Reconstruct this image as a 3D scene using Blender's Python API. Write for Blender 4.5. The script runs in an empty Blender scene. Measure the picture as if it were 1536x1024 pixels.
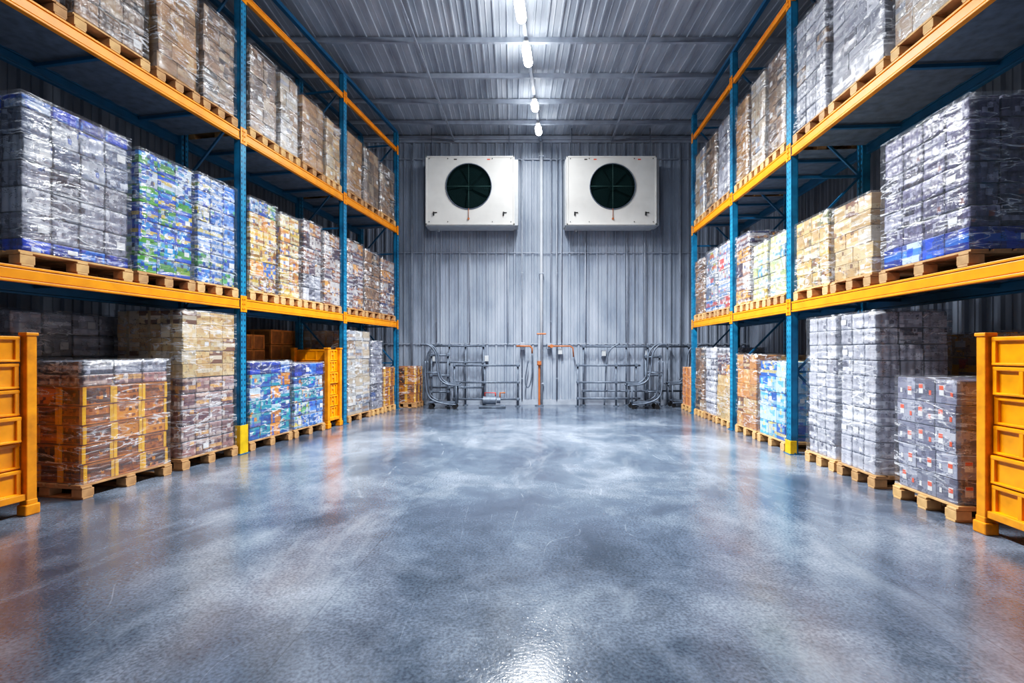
import bpy, bmesh, math, random
from mathutils import Vector, Matrix, noise
random.seed(7)
scene = bpy.context.scene
COL = scene.collection

def s2l(c):
    return tuple(((x/255)/12.92 if x/255 <= .04045 else ((x/255+.055)/1.055)**2.4) for x in c)+(1,)

# ------------------------------------------------------------------ materials
def nt(name):
    m = bpy.data.materials.new(name); m.use_nodes = True
    t = m.node_tree
    return m, t, t.nodes['Principled BSDF'], t.nodes['Material Output']

def N(t, typ, **kw):
    n = t.nodes.new(typ)
    for k, v in kw.items(): setattr(n, k, v)
    return n

def mth(t, op, a, b=None):
    n = N(t, 'ShaderNodeMath', operation=op)
    for i, v in enumerate((a, b)):
        if hasattr(v, 'is_output'): t.links.new(v, n.inputs[i])
        elif v is not None: n.inputs[i].default_value = v
    return n.outputs[0]

def mixc(t, fac, a, b, mode='MIX'):
    n = t.nodes.new('ShaderNodeMix'); n.data_type = 'RGBA'; n.blend_type = mode
    for sock, v in ((n.inputs[0], fac), (n.inputs[6], a), (n.inputs[7], b)):
        if hasattr(v, 'is_output'): t.links.new(v, sock)
        else: sock.default_value = v
    return n.outputs[2]

def ramp(t, fac, stops, const=False):
    n = t.nodes.new('ShaderNodeValToRGB')
    if const: n.color_ramp.interpolation = 'CONSTANT'
    el = n.color_ramp.elements
    while len(el) > 1: el.remove(el[-1])
    el[0].position = stops[0][0]; el[0].color = stops[0][1]
    for p, c in stops[1:]:
        e = el.new(p); e.color = c
    t.links.new(fac, n.inputs[0])
    return n.outputs[0]

def g(v): return (v, v, v, 1)

def simple(name, rgb, rough=.5, metal=0, var=.25, scale=6, bump=0.0, spec=.5):
    m, t, p, o = nt(name)
    tc = N(t, 'ShaderNodeTexCoord')
    nz = N(t, 'ShaderNodeTexNoise'); nz.inputs['Scale'].default_value = scale; nz.inputs['Detail'].default_value = 6
    t.links.new(tc.outputs['Object'], nz.inputs['Vector'])
    c = s2l(rgb)
    dk = tuple(x*(1-var) for x in c[:3])+(1,)
    lt = tuple(min(1, x*(1+var*.6)) for x in c[:3])+(1,)
    col = ramp(t, nz.outputs['Fac'], [(.3, dk), (.55, c), (.75, lt)])
    t.links.new(col, p.inputs['Base Color'])
    p.inputs['Roughness'].default_value = rough; p.inputs['Metallic'].default_value = metal
    p.inputs['Specular IOR Level'].default_value = spec
    if bump:
        b = N(t, 'ShaderNodeBump'); b.inputs['Strength'].default_value = bump
        n2 = N(t, 'ShaderNodeTexNoise'); n2.inputs['Scale'].default_value = scale*8
        t.links.new(tc.outputs['Object'], n2.inputs['Vector'])
        t.links.new(n2.outputs['Fac'], b.inputs['Height']); t.links.new(b.outputs[0], p.inputs['Normal'])
    return m

def palette_stops(cols):
    tot = sum(w for _, w in cols); acc = 0; st = []
    for c, w in cols:
        st.append((acc/tot, s2l(c))); acc += w
    return st

def printmat(name, cols, cell=.075, rough=.35, patch=.6, ink=(30, 30, 40), val=(.66, 1.1), sat=1.1):
    """printed packaging: per-carton ground colour, print bands, irregular art patches, small lettering-like specks"""
    m, t, p, o = nt(name)
    tc = N(t, 'ShaderNodeTexCoord'); oi = N(t, 'ShaderNodeObjectInfo')
    R = oi.outputs['Random']
    st = palette_stops(cols)
    ground = ramp(t, R, st, True)
    sx = N(t, 'ShaderNodeSeparateXYZ'); t.links.new(tc.outputs['Object'], sx.inputs[0])
    zi = mth(t, 'FLOOR', mth(t, 'MULTIPLY', sx.outputs['Z'], 1/(cell*.9)))
    cb = N(t, 'ShaderNodeCombineXYZ'); t.links.new(zi, cb.inputs[0]); t.links.new(mth(t, 'MULTIPLY', mth(t, 'FLOOR', mth(t, 'MULTIPLY', R, 5.0)), 7.31), cb.inputs[1])
    wz = N(t, 'ShaderNodeTexWhiteNoise'); t.links.new(cb.outputs[0], wz.inputs['Vector'])
    wzs = N(t, 'ShaderNodeSeparateColor'); t.links.new(wz.outputs['Color'], wzs.inputs[0])
    band = ramp(t, wzs.outputs[0], st, True)
    nw = N(t, 'ShaderNodeTexNoise'); nw.inputs['Scale'].default_value = 9; t.links.new(tc.outputs['Object'], nw.inputs['Vector'])
    wob = N(t, 'ShaderNodeVectorMath', operation='MULTIPLY_ADD'); wob.inputs[1].default_value = (.03, .03, .02)
    t.links.new(nw.outputs['Color'], wob.inputs[0]); t.links.new(tc.outputs['Object'], wob.inputs[2])
    av = N(t, 'ShaderNodeVectorMath', operation='ADD'); t.links.new(wob.outputs[0], av.inputs[0]); t.links.new(mth(t, 'MULTIPLY', mth(t, 'FLOOR', mth(t, 'MULTIPLY', R, 9.0)), 3.7), av.inputs[1])
    vo = N(t, 'ShaderNodeTexVoronoi'); vo.distance = 'CHEBYCHEV'; vo.inputs['Scale'].default_value = 1/cell; vo.inputs['Randomness'].default_value = .5
    t.links.new(av.outputs[0], vo.inputs['Vector'])
    spc = N(t, 'ShaderNodeSeparateColor'); t.links.new(vo.outputs['Color'], spc.inputs[0])
    patchc = ramp(t, spc.outputs[0], st, True)
    pm = mth(t, 'LESS_THAN', spc.outputs[1], patch*.5)
    bm_ = mth(t, 'MULTIPLY', mth(t, 'GREATER_THAN', wzs.outputs[1], .5), .8)
    c = mixc(t, bm_, ground, band)
    c = mixc(t, mth(t, 'MULTIPLY', pm, .85), c, patchc)
    n2 = N(t, 'ShaderNodeTexNoise'); n2.inputs['Scale'].default_value = 60; n2.inputs['Detail'].default_value = 2
    mp3 = N(t, 'ShaderNodeMapping'); mp3.inputs['Scale'].default_value = (1, 1, 2.0); t.links.new(tc.outputs['Object'], mp3.inputs[0])
    t.links.new(mp3.outputs[0], n2.inputs['Vector'])
    f2 = mth(t, 'MULTIPLY', mth(t, 'GREATER_THAN', n2.outputs['Fac'], .57), mth(t, 'MULTIPLY', mth(t, 'LESS_THAN', spc.outputs[2], .35), .7))
    c2 = mixc(t, f2, c, s2l(ink))
    hs = N(t, 'ShaderNodeHueSaturation')
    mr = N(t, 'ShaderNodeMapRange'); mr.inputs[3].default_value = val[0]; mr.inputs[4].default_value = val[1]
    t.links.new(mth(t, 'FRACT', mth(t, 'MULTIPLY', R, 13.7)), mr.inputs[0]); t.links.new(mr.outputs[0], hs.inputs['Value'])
    hs.inputs['Saturation'].default_value = sat
    t.links.new(c2, hs.inputs['Color']); t.links.new(hs.outputs[0], p.inputs['Base Color'])
    p.inputs['Roughness'].default_value = rough
    return m

def filmmat():
    m, t, p, o = nt('stretch_film')
    tc = N(t, 'ShaderNodeTexCoord'); oi = N(t, 'ShaderNodeObjectInfo')
    add = N(t, 'ShaderNodeVectorMath', operation='ADD')
    t.links.new(tc.outputs['Object'], add.inputs[0]); t.links.new(mth(t, 'MULTIPLY', oi.outputs['Random'], 17.3), add.inputs[1])
    mp = N(t, 'ShaderNodeMapping'); mp.inputs['Scale'].default_value = (1.7, 1.7, 9); mp.inputs['Rotation'].default_value = (.3, .28, 0)
    t.links.new(add.outputs[0], mp.inputs[0])
    nz = N(t, 'ShaderNodeTexNoise'); nz.inputs['Scale'].default_value = 1.4; nz.inputs['Detail'].default_value = 4; nz.inputs['Distortion'].default_value = .7
    t.links.new(mp.outputs[0], nz.inputs['Vector'])
    rid = mth(t, 'ABSOLUTE', mth(t, 'SUBTRACT', nz.outputs['Fac'], .5))
    n2 = N(t, 'ShaderNodeTexNoise'); n2.inputs['Scale'].default_value = 2.2; n2.inputs['Detail'].default_value = 3
    t.links.new(add.outputs[0], n2.inputs['Vector'])
    zone = ramp(t, n2.outputs['Fac'], [(.42, g(.08)), (.58, g(1))])
    line = ramp(t, rid, [(0, g(.7)), (.008, g(.36)), (.022, g(.1)), (.05, g(0))])  # whitened crease streaks, highlights put into the film itself
    f = mixc(t, 1, line, zone, 'MULTIPLY')
    f = mixc(t, 1, f, g(.03), 'ADD')
    b = N(t, 'ShaderNodeBump'); b.inputs['Strength'].default_value = 1.0; b.inputs['Distance'].default_value = .04
    t.links.new(nz.outputs['Fac'], b.inputs['Height'])
    p.inputs['Base Color'].default_value = (.94, .96, 1, 1)
    p.inputs['Roughness'].default_value = .22
    t.links.new(b.outputs[0], p.inputs['Normal'])
    gl = N(t, 'ShaderNodeBsdfGlossy'); gl.inputs['Roughness'].default_value = .15; t.links.new(b.outputs[0], gl.inputs['Normal'])
    tr = N(t, 'ShaderNodeBsdfTransparent'); tr.inputs[0].default_value = (.98, .985, 1, 1)
    mx0 = N(t, 'ShaderNodeMixShader'); mx0.inputs[0].default_value = .15
    t.links.new(tr.outputs[0], mx0.inputs[1]); t.links.new(gl.outputs[0], mx0.inputs[2])
    mx = N(t, 'ShaderNodeMixShader')
    t.links.new(f, mx.inputs[0]); t.links.new(mx0.outputs[0], mx.inputs[1]); t.links.new(p.outputs[0], mx.inputs[2])
    t.links.new(mx.outputs[0], o.inputs[0])
    return m
FILM = filmmat()

ORANGE = simple('orange_powder_coat', (240, 145, 2), .38, 0, .2, 5)
YELLOW = simple('yellow_guard_paint', (226, 178, 8), .4, 0, .3, 9)
AMBER = simple('amber_cage_paint', (232, 142, 4), .4, 0, .3, 9)
GREY_METAL = simple('galvanised_steel', (98, 108, 122), .5, .3, .3, 14)
PALE_METAL = simple('pale_painted_steel', (154, 162, 175), .5, .1, .2, 5)
LIGHTPIPE = simple('grey_conduit_paint', (184, 190, 198), .5, 0, .1, 5)
WOOD = simple('pallet_wood', (212, 165, 110), .7, 0, .35, 7, .2)
WOOD2 = simple('pallet_wood_aged', (184, 140, 95), .75, 0, .4, 7, .2)
WHITE = simple('white_enamel', (212, 211, 206), .55, 0, .08, 3)
DKGREEN = simple('dark_green_shroud', (8, 28, 30), .8, 0, .2, 6, 0, .1)
BLADE = simple('fan_blade_plastic', (10, 33, 34), .8, 0, .2, 6, 0, .1)
GRILL = simple('grille_wire', (18, 46, 46), .8, .0, .1, 6, 0, .1)
CROSS = simple('grille_cross_wire', (60, 98, 92), .5, .1, .1, 6)
BLACK = simple('black_rubber', (22, 22, 24), .5, 0, .2, 8)
RED = simple('red_paint', (190, 50, 30), .4, 0, .2, 8)
ORPIPE = simple('orange_pipe_paint', (172, 100, 56), .5, 0, .2, 8)
PANGREY = simple('drain_pan_grey', (180, 184, 187), .45, .0, .1, 6)
DECK = simple('dark_steel_decking', (100, 112, 128), .5, .1, .35, 9)
TAPE = simple('packing_tape', (178, 152, 108), .25, 0, .1, 20)
LABELW = simple('white_paper_label', (222, 222, 220), .6, 0, .06, 30)
LABELO = simple('orange_sticker', (230, 84, 40), .5, 0, .1, 30)
CAPW = simple('pack_top_film', (150, 154, 164), .25, 0, .5, 26)

def bluemat():
    m, t, p, o = nt('blue_perforated_upright')
    tc = N(t, 'ShaderNodeTexCoord'); sx = N(t, 'ShaderNodeSeparateXYZ'); t.links.new(tc.outputs['Object'], sx.inputs[0])
    zf = mth(t, 'FRACT', mth(t, 'MULTIPLY', sx.outputs['Z'], 12.5))
    zi = mth(t, 'LESS_THAN', mth(t, 'ABSOLUTE', mth(t, 'SUBTRACT', zf, .5)), .2)
    xa = mth(t, 'ABSOLUTE', mth(t, 'SUBTRACT', mth(t, 'ABSOLUTE', sx.outputs['Y']), .03))
    hole = mth(t, 'MULTIPLY', zi, mth(t, 'LESS_THAN', xa, .009))
    nz = N(t, 'ShaderNodeTexNoise'); nz.inputs['Scale'].default_value = 6; t.links.new(tc.outputs['Object'], nz.inputs['Vector'])
    c = ramp(t, nz.outputs['Fac'], [(.3, s2l((12, 92, 128))), (.6, s2l((26, 126, 166)))])
    t.links.new(mixc(t, hole, c, s2l((10, 26, 38))), p.inputs['Base Color'])
    p.inputs['Roughness'].default_value = .4
    return m
BLUE = bluemat()
BLUEP = simple('blue_powder_coat', (16, 90, 128), .4, 0, .2, 6)

def floormat():
    m, t, p, o = nt('polished_concrete')
    tc = N(t, 'ShaderNodeTexCoord')
    of = N(t, 'ShaderNodeVectorMath', operation='ADD'); of.inputs[1].default_value = (3.1, 8.4, 0); t.links.new(tc.outputs['Object'], of.inputs[0])
    n1 = N(t, 'ShaderNodeTexNoise'); n1.inputs['Scale'].default_value = .5; n1.inputs['Detail'].default_value = 10; n1.inputs['Roughness'].default_value = .6; n1.inputs['Distortion'].default_value = .5
    t.links.new(of.outputs[0], n1.inputs['Vector'])
    n4 = N(t, 'ShaderNodeTexNoise'); n4.inputs['Scale'].default_value = 2.2; n4.inputs['Detail'].default_value = 10; n4.inputs['Roughness'].default_value = .72; n4.inputs['Distortion'].default_value = .6
    t.links.new(tc.outputs['Object'], n4.inputs['Vector'])
    n3 = N(t, 'ShaderNodeTexNoise'); n3.inputs['Scale'].default_value = 55; n3.inputs['Detail'].default_value = 4
    t.links.new(tc.outputs['Object'], n3.inputs['Vector'])
    c1 = ramp(t, n1.outputs['Fac'], [(.3, s2l((60, 69, 83))), (.48, s2l((84, 95, 110))), (.68, s2l((134, 144, 158)))])  # palest tone: worn patches, and floor glare put into the colour
    c4 = ramp(t, n4.outputs['Fac'], [(.3, g(.66)), (.7, g(1.18))])
    c = mixc(t, 1, c1, c4, 'MULTIPLY')
    c3 = ramp(t, n3.outputs['Fac'], [(.35, g(.55)), (.62, g(1.12))])
    c = mixc(t, .85, c, c3, 'MULTIPLY')
    mpw = N(t, 'ShaderNodeMapping'); mpw.inputs['Scale'].default_value = (1.3, .55, 1); mpw.inputs['Rotation'].default_value = (0, 0, -.5)
    t.links.new(tc.outputs['Object'], mpw.inputs[0])
    nwk = N(t, 'ShaderNodeTexNoise'); nwk.inputs['Scale'].default_value = .8; nwk.inputs['Detail'].default_value = 10; nwk.inputs['Roughness'].default_value = .65; nwk.inputs['Distortion'].default_value = 1.3
    t.links.new(mpw.outputs[0], nwk.inputs['Vector'])
    c = mixc(t, ramp(t, nwk.outputs['Fac'], [(.52, g(0)), (.72, g(.32))]), c, s2l((166, 175, 187)))
    mp3 = N(t, 'ShaderNodeMapping'); mp3.inputs['Scale'].default_value = (1, .3, 1); mp3.inputs['Rotation'].default_value = (0, 0, .5)
    t.links.new(tc.outputs['Object'], mp3.inputs[0])
    ns = N(t, 'ShaderNodeTexNoise'); ns.inputs['Scale'].default_value = .7; ns.inputs['Detail'].default_value = 1; ns.inputs['Distortion'].default_value = .5
    t.links.new(mp3.outputs[0], ns.inputs['Vector'])
    sl = ramp(t, mth(t, 'ABSOLUTE', mth(t, 'SUBTRACT', mth(t, 'FRACT', mth(t, 'MULTIPLY', ns.outputs['Fac'], 9)), .5)), [(0, g(.25)), (.008, g(0))])
    brk = ramp(t, n4.outputs['Fac'], [(.48, g(0)), (.6, g(1))])
    c = mixc(t, mixc(t, 1, sl, brk, 'MULTIPLY'), c, s2l((190, 198, 208)))
    br = N(t, 'ShaderNodeTexBrick'); br.offset = 0; br.inputs['Scale'].default_value = 1; br.inputs['Mortar Size'].default_value = .004
    br.inputs['Brick Width'].default_value = 3.6; br.inputs['Row Height'].default_value = 60
    br.inputs['Color1'].default_value = g(1); br.inputs['Color2'].default_value = g(1); br.inputs['Mortar'].default_value = g(.6)
    mp4 = N(t, 'ShaderNodeMapping'); mp4.inputs['Location'].default_value = (1.3, 30, 0); mp4.inputs['Rotation'].default_value = (0, 0, .07)
    t.links.new(tc.outputs['Object'], mp4.inputs[0]); t.links.new(mp4.outputs[0], br.inputs['Vector'])
    c = mixc(t, .6, c, br.outputs['Color'], 'MULTIPLY')
    t.links.new(c, p.inputs['Base Color'])
    r = ramp(t, n4.outputs['Fac'], [(.3, g(.07)), (.7, g(.25))])
    t.links.new(r, p.inputs['Roughness'])
    p.inputs['Specular IOR Level'].default_value = 1.0
    vo = N(t, 'ShaderNodeTexVoronoi'); vo.inputs['Scale'].default_value = 26; t.links.new(tc.outputs['Object'], vo.inputs['Vector'])
    drop = ramp(t, vo.outputs['Distance'], [(0, g(1)), (.22, g(0))])
    hgt = mixc(t, 1, n3.outputs['Fac'], mixc(t, .8, g(0), drop), 'ADD')
    b = N(t, 'ShaderNodeBump'); b.inputs['Strength'].default_value = .14; b.inputs['Distance'].default_value = .008
    t.links.new(hgt, b.inputs['Height']); t.links.new(b.outputs[0], p.inputs['Normal'])
    return m
FLOOR = floormat()

def panelmat(name, c0, c1, c2, scl, rough=.45, metal=.1):
    m, t, p, o = nt(name)
    tc = N(t, 'ShaderNodeTexCoord'); mp = N(t, 'ShaderNodeMapping'); mp.inputs['Scale'].default_value = scl
    t.links.new(tc.outputs['Object'], mp.inputs[0])
    nz = N(t, 'ShaderNodeTexNoise'); nz.inputs['Scale'].default_value = 1; nz.inputs['Detail'].default_value = 6; nz.inputs['Roughness'].default_value = .6
    t.links.new(mp.outputs[0], nz.inputs['Vector'])
    c = ramp(t, nz.outputs['Fac'], [(.3, s2l(c0)), (.5, s2l(c1)), (.72, s2l(c2))])
    t.links.new(c, p.inputs['Base Color']); p.inputs['Roughness'].default_value = rough; p.inputs['Metallic'].default_value = metal
    p.inputs['Specular IOR Level'].default_value = .35
    return m
WALLM = panelmat('ribbed_wall_sheet', (122, 132, 147), (146, 155, 169), (164, 172, 185), (1.8, 1.8, .6), .5, .0)
CEILM = panelmat('ribbed_ceiling_sheet', (128, 136, 148), (156, 164, 175), (184, 190, 199), (3, .5, 3), .55, .0)

# palettes
P = {}
UP_DIM = (.48, .88)  # value range that darkens upper-shelf cartons against the wash of nearby lamps
P['silver'] = printmat('pack_silver', [((172, 173, 184), 4), ((126, 127, 140), 3), ((208, 209, 216), 2.4), ((72, 72, 84), 1.3), ((60, 90, 150), .2)], .05, sat=1)
P['silverlt'] = printmat('pack_silver_brightened', [((196, 197, 206), 4), ((160, 161, 172), 3), ((222, 223, 228), 3), ((100, 100, 112), 1)], .05, sat=1, val=(.85, 1.15))  # copy of silver, brightened in colour to make up for weak light
P['silverblue'] = printmat('pack_silver_blue', [((170, 176, 190), 3), ((208, 212, 220), 3), ((40, 52, 86), 1), ((14, 72, 180), .9), ((100, 108, 128), 2)], .055, sat=1)
P['greyviolet'] = printmat('pack_grey_violet', [((122, 118, 142), 4), ((84, 80, 104), 3), ((172, 172, 190), 2), ((46, 40, 54), 1.3), ((140, 88, 76), .4)], .05, sat=1.1)
P['blue'] = printmat('pack_blue', [((6, 66, 200), 4), ((4, 36, 130), 2), ((24, 112, 214), 2), ((190, 208, 235), .5)])
P['bluegreen'] = printmat('carton_blue_green', [((8, 76, 190), 3), ((50, 144, 206), 2.2), ((84, 158, 60), 1), ((230, 198, 50), .9), ((10, 28, 90), 1.2), ((200, 214, 228), 2.2)], .05, patch=1.1, sat=1.05)
P['bluewhite'] = printmat('pack_blue_white', [((204, 216, 236), 3.8), ((70, 134, 220), 2.2), ((10, 66, 190), 1.6), ((90, 170, 100), .6), ((222, 202, 80), .5), ((40, 64, 120), .8)], .05, patch=1.1, sat=1.05)
P['yellow'] = printmat('carton_yellow', [((232, 190, 66), 3), ((218, 136, 40), 1.8), ((234, 222, 176), 2.4), ((60, 104, 176), .9), ((130, 84, 48), 1.2)], .05, patch=.9, sat=1)
P['yelbeige'] = printmat('carton_yellow_beige', [((216, 176, 92), 3), ((200, 152, 84), 2), ((234, 218, 174), 2.2), ((110, 112, 80), .8), ((126, 84, 50), 1)], .05, patch=.9, sat=1)
P['brown'] = printmat('carton_brown', [((158, 124, 92), 4), ((112, 84, 62), 2), ((192, 168, 140), 2), ((66, 52, 44), 1.2)], .08, sat=1.1, val=UP_DIM)
P['brownlow'] = printmat('carton_brown_lower', [((150, 112, 80), 4), ((106, 76, 54), 2), ((184, 158, 128), 2), ((60, 46, 40), 1.2)], .07, sat=1.1)  # lower-shelf brown, without the upper-shelf darkening
P['card'] = printmat('carton_kraft', [((196, 150, 100), 5), ((166, 122, 76), 3), ((210, 172, 124), 2), ((100, 72, 50), .6)], .1, .6, .5, sat=1.1, val=UP_DIM)
P['beigeup'] = printmat('carton_beige_dimmed', [((220, 190, 142), 4), ((200, 158, 104), 2), ((228, 210, 182), 1.6), ((120, 80, 52), .8)], .08, .5, .5, sat=1.1, val=UP_DIM)  # copy of beige, darkened in colour for shelves close to the lamps
P['beige'] = printmat('carton_beige', [((222, 192, 140), 4), ((202, 160, 104), 2), ((232, 216, 188), 1.5), ((120, 78, 50), .8)], .06, .5, .6, sat=1.05)
P['whiteup'] = printmat('carton_off_white_dimmed', [((214, 210, 204), 4), ((190, 170, 142), 2.4), ((160, 126, 90), 1.8), ((140, 144, 158), 1)], .08, .45, .5, sat=1, val=(.6, 1))  # upper-shelf copy of white, its values lowered against strong lamp light
P['white'] = printmat('carton_white', [((214, 212, 208), 4), ((194, 176, 150), 2.4), ((166, 132, 96), 1.6), ((144, 148, 160), 1)], .07, .45, .5, sat=1)
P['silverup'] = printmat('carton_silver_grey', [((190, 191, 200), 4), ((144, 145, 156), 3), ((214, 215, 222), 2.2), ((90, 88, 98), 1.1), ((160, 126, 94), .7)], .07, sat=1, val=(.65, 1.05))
P['pink'] = printmat('pack_pink_beige', [((196, 168, 154), 3), ((156, 114, 108), 2), ((104, 68, 74), 1.8), ((230, 220, 214), 1.8), ((222, 164, 84), 1)], .055, sat=1.05)
P['greybright'] = printmat('pack_grey_brightened', [((178, 182, 192), 4), ((130, 133, 146), 3), ((210, 212, 220), 2), ((80, 82, 94), .8)], .08, sat=1, val=(.9, 1.3))  # greys lightened in place of light behind the rack
P['brownblue'] = printmat('carton_brown_blue', [((150, 98, 66), 2), ((40, 50, 108), 1.6), ((188, 182, 178), 2.6), ((80, 56, 66), 2), ((214, 148, 60), .8)], .05, sat=1)
P['lightblue'] = printmat('pack_light_blue', [((90, 180, 226), 3), ((186, 216, 232), 2.2), ((228, 206, 96), 1.4), ((16, 96, 196), 1)], .055, sat=1.05)
P['green'] = printmat('carton_pale_yellow', [((216, 206, 124), 3), ((180, 198, 130), 1.6), ((230, 232, 218), 2.6), ((84, 150, 186), .8), ((220, 184, 66), .9)], .05, sat=.95)
P['tealblue'] = printmat('pack_teal_blue', [((4, 98, 180), 3), ((40, 164, 176), 2), ((8, 38, 144), 1.8), ((228, 144, 50), .8), ((196, 216, 230), 1.2)], .055)
P['yelbright'] = printmat('carton_yellow_brightened', [((150, 110, 80), 3), ((246, 174, 24), 3), ((220, 70, 40), 1), ((186, 150, 110), 2)], .09, val=(1.0, 1.3))  # values raised to stand in for light these rear cartons lack
P['orangetan'] = printmat('carton_orange_tan', [((216, 160, 94), 3), ((200, 128, 60), 2.6), ((234, 202, 150), 2.4), ((126, 78, 46), 1)], .055, sat=1)
P['colour'] = printmat('carton_mixed', [((206, 206, 212), 3.4), ((190, 64, 54), .7), ((50, 112, 186), 1), ((160, 160, 80), .8), ((96, 102, 116), 2)], .05, sat=1)
P['greylabel'] = printmat('carton_dull_grey', [((128, 128, 144), 4), ((102, 101, 118), 3), ((156, 158, 172), 2), ((190, 192, 202), .8)], .06, .25, .8, sat=1)
P['cr_amber'] = simple('crate_amber_brown', (178, 102, 14), .3, 0, .35, 9)
P['cr_band'] = simple('crate_yellow_band', (236, 172, 6), .35, 0, .25, 9)
P['cr_brown'] = printmat('crate_brown_contents', [((128, 64, 16), 3), ((70, 34, 12), 2.2), ((172, 96, 18), 3), ((222, 140, 28), 2)], .035, .3)
P['cr_or'] = simple('crate_orange_plastic', (242, 150, 6), .2, 0, .3, 5)
P['cr_ord'] = simple('crate_orange_panel', (222, 120, 4), .18, 0, .5, 8, .3)
P['cr_wood'] = simple('crate_wood_brightened', (240, 154, 66), .6, 0, .35, 9)  # wood colour brightened, standing in for light on stacks in the dark
P['cr_woodb'] = simple('crate_wood_inner', (190, 116, 50), .7, 0, .35, 9)

# ------------------------------------------------------------------ mesh helpers
def bm_box(bm, c, s, mi=0, bev=0, rot=None):
    r = bmesh.ops.create_cube(bm, size=1)
    vs = r['verts']
    bmesh.ops.scale(bm, vec=s, verts=vs)
    if rot is not None: bmesh.ops.rotate(bm, cent=(0, 0, 0), matrix=rot, verts=vs)
    bmesh.ops.translate(bm, vec=c, verts=vs)
    fs = list({f for v in vs for f in v.link_faces})
    if bev:
        es = list({e for f in fs for e in f.edges})
        rr = bmesh.ops.bevel(bm, geom=es, offset=bev, segments=2, profile=.5, affect='EDGES')
        fs = list({f for f in rr['faces']} | {f for f in fs if f.is_valid})
    for f in fs:
        if f.is_valid: f.material_index = mi
    return vs

def bm_bar(bm, a, b, w, h, mi=0):
    a = Vector(a); b = Vector(b); d = b-a
    q = d.to_track_quat('Y', 'Z').to_matrix()
    bm_box(bm, (a+b)/2, (w, d.length, h), mi, 0, q)

def smooth_path(pts, n=5):
    P_ = [Vector(p) for p in pts]
    P_ = [P_[0]]+P_+[P_[-1]]; out = []
    for i in range(1, len(P_)-2):
        a, b, c, d = P_[i-1:i+3]
        for k in range(n):
            t = k/n
            out.append(.5*((2*b)+(-a+c)*t+(2*a-5*b+4*c-d)*t*t+(-a+3*b-3*c+d)*t**3))
    out.append(P_[-2]); return out

def bm_pipe(bm, pts, r, seg=8, mi=0):
    pts = [Vector(p) for p in pts]
    rings = []; up = None
    for i, p in enumerate(pts):
        if i == 0: d = (pts[1]-p).normalized()
        elif i == len(pts)-1: d = (p-pts[i-1]).normalized()
        else: d = ((pts[i+1]-p).normalized()+(p-pts[i-1]).normalized()).normalized()
        if up is None: up = Vector((0, 0, 1)) if abs(d.z) < .9 else Vector((1, 0, 0))
        x = d.cross(up)
        if x.length < 1e-4: x = d.cross(Vector((0, 1, 0)))
        x.normalize(); y = x.cross(d).normalized(); up = y
        rings.append([bm.verts.new(p+x*math.cos(k*2*math.pi/seg)*r+y*math.sin(k*2*math.pi/seg)*r) for k in range(seg)])
    for a, b in zip(rings, rings[1:]):
        for k in range(seg):
            f = bm.faces.new((a[k], a[(k+1) % seg], b[(k+1) % seg], b[k])); f.material_index = mi; f.smooth = True
    bm.faces.new(rings[0]).material_index = mi; bm.faces.new(rings[-1][::-1]).material_index = mi

def bm_cyl(bm, c, r, h, axis='Z', seg=16, mi=0, r2=None):
    rr = bmesh.ops.create_cone(bm, cap_ends=True, segments=seg, radius1=r, radius2=r if r2 is None else r2, depth=h)
    vs = rr['verts']
    if axis == 'Y': bmesh.ops.rotate(bm, cent=(0, 0, 0), matrix=Matrix.Rotation(math.pi/2, 3, 'X'), verts=vs)
    if axis == 'X': bmesh.ops.rotate(bm, cent=(0, 0, 0), matrix=Matrix.Rotation(math.pi/2, 3, 'Y'), verts=vs)
    bmesh.ops.translate(bm, vec=c, verts=vs)
    for f in {f for v in vs for f in v.link_faces}: f.material_index = mi

def mesh_of(bm, name, mats):
    bmesh.ops.recalc_face_normals(bm, faces=bm.faces[:])
    me = bpy.data.meshes.new(name); bm.to_mesh(me); bm.free()
    for m in mats: me.materials.append(m)
    return me

def obj(name, data, parent=None, loc=(0, 0, 0), rotz=0, **props):
    o = bpy.data.objects.new(name, data)
    o.location = loc; o.rotation_euler = (0, 0, rotz)
    if parent: o.parent = parent
    COL.objects.link(o)
    for k, v in props.items(): o[k] = v
    if data is None: o.empty_display_size = .2
    return o

def quick(name, parent, mats, fn, loc=(0, 0, 0), **props):
    bm = bmesh.new(); fn(bm)
    return obj(name, mesh_of(bm, name, mats), parent, loc, 0, **props)

# ------------------------------------------------------------------ frames
SIDE = {'L': dict(p=(-3.95, 6.92), k=.18, s=-1), 'R': dict(p=(4.07, 6.92), k=.065, s=1)}
for S in SIDE.values():
    S['th'] = -math.atan(S['k']); S['c'] = math.cos(S['th'])
def W(side, d, v=0, z=0):
    S = SIDE[side]
    return Vector((S['p'][0]+S['k']*(d-6.92)+S['s']*v*S['c'], d-S['s']*v*S['c']*S['k'], z))

# ------------------------------------------------------------------ room shell
YB, YF, H = 13.4, -3.5, 7.62
LB, LF = W('L', YB+.4, 2.45), W('L', YF, 2.45)
RB, RF = W('R', YB, 2.3), W('R', YF-.2, 2.3)
lx = lambda y: LF.x+(LB.x-LF.x)*(y-LF.y)/(LB.y-LF.y)
rx = lambda y: RF.x+(RB.x-RF.x)*(y-RF.y)/(RB.y-RF.y)
cb = [(lx(YF), YF), (rx(YF), YF), (rx(YB), YB), (lx(YB), YB)]
bm = bmesh.new()
lo = [bm.verts.new((x, y, 0)) for x, y in cb]; dn = [bm.verts.new((x, y, -.2)) for x, y in cb]
bm.faces.new(lo); bm.faces.new(dn[::-1])
for i in range(4): bm.faces.new((lo[i], dn[i], dn[(i+1) % 4], lo[(i+1) % 4]))
obj('floor', mesh_of(bm, 'floor', [FLOOR]), kind='structure')

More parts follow.
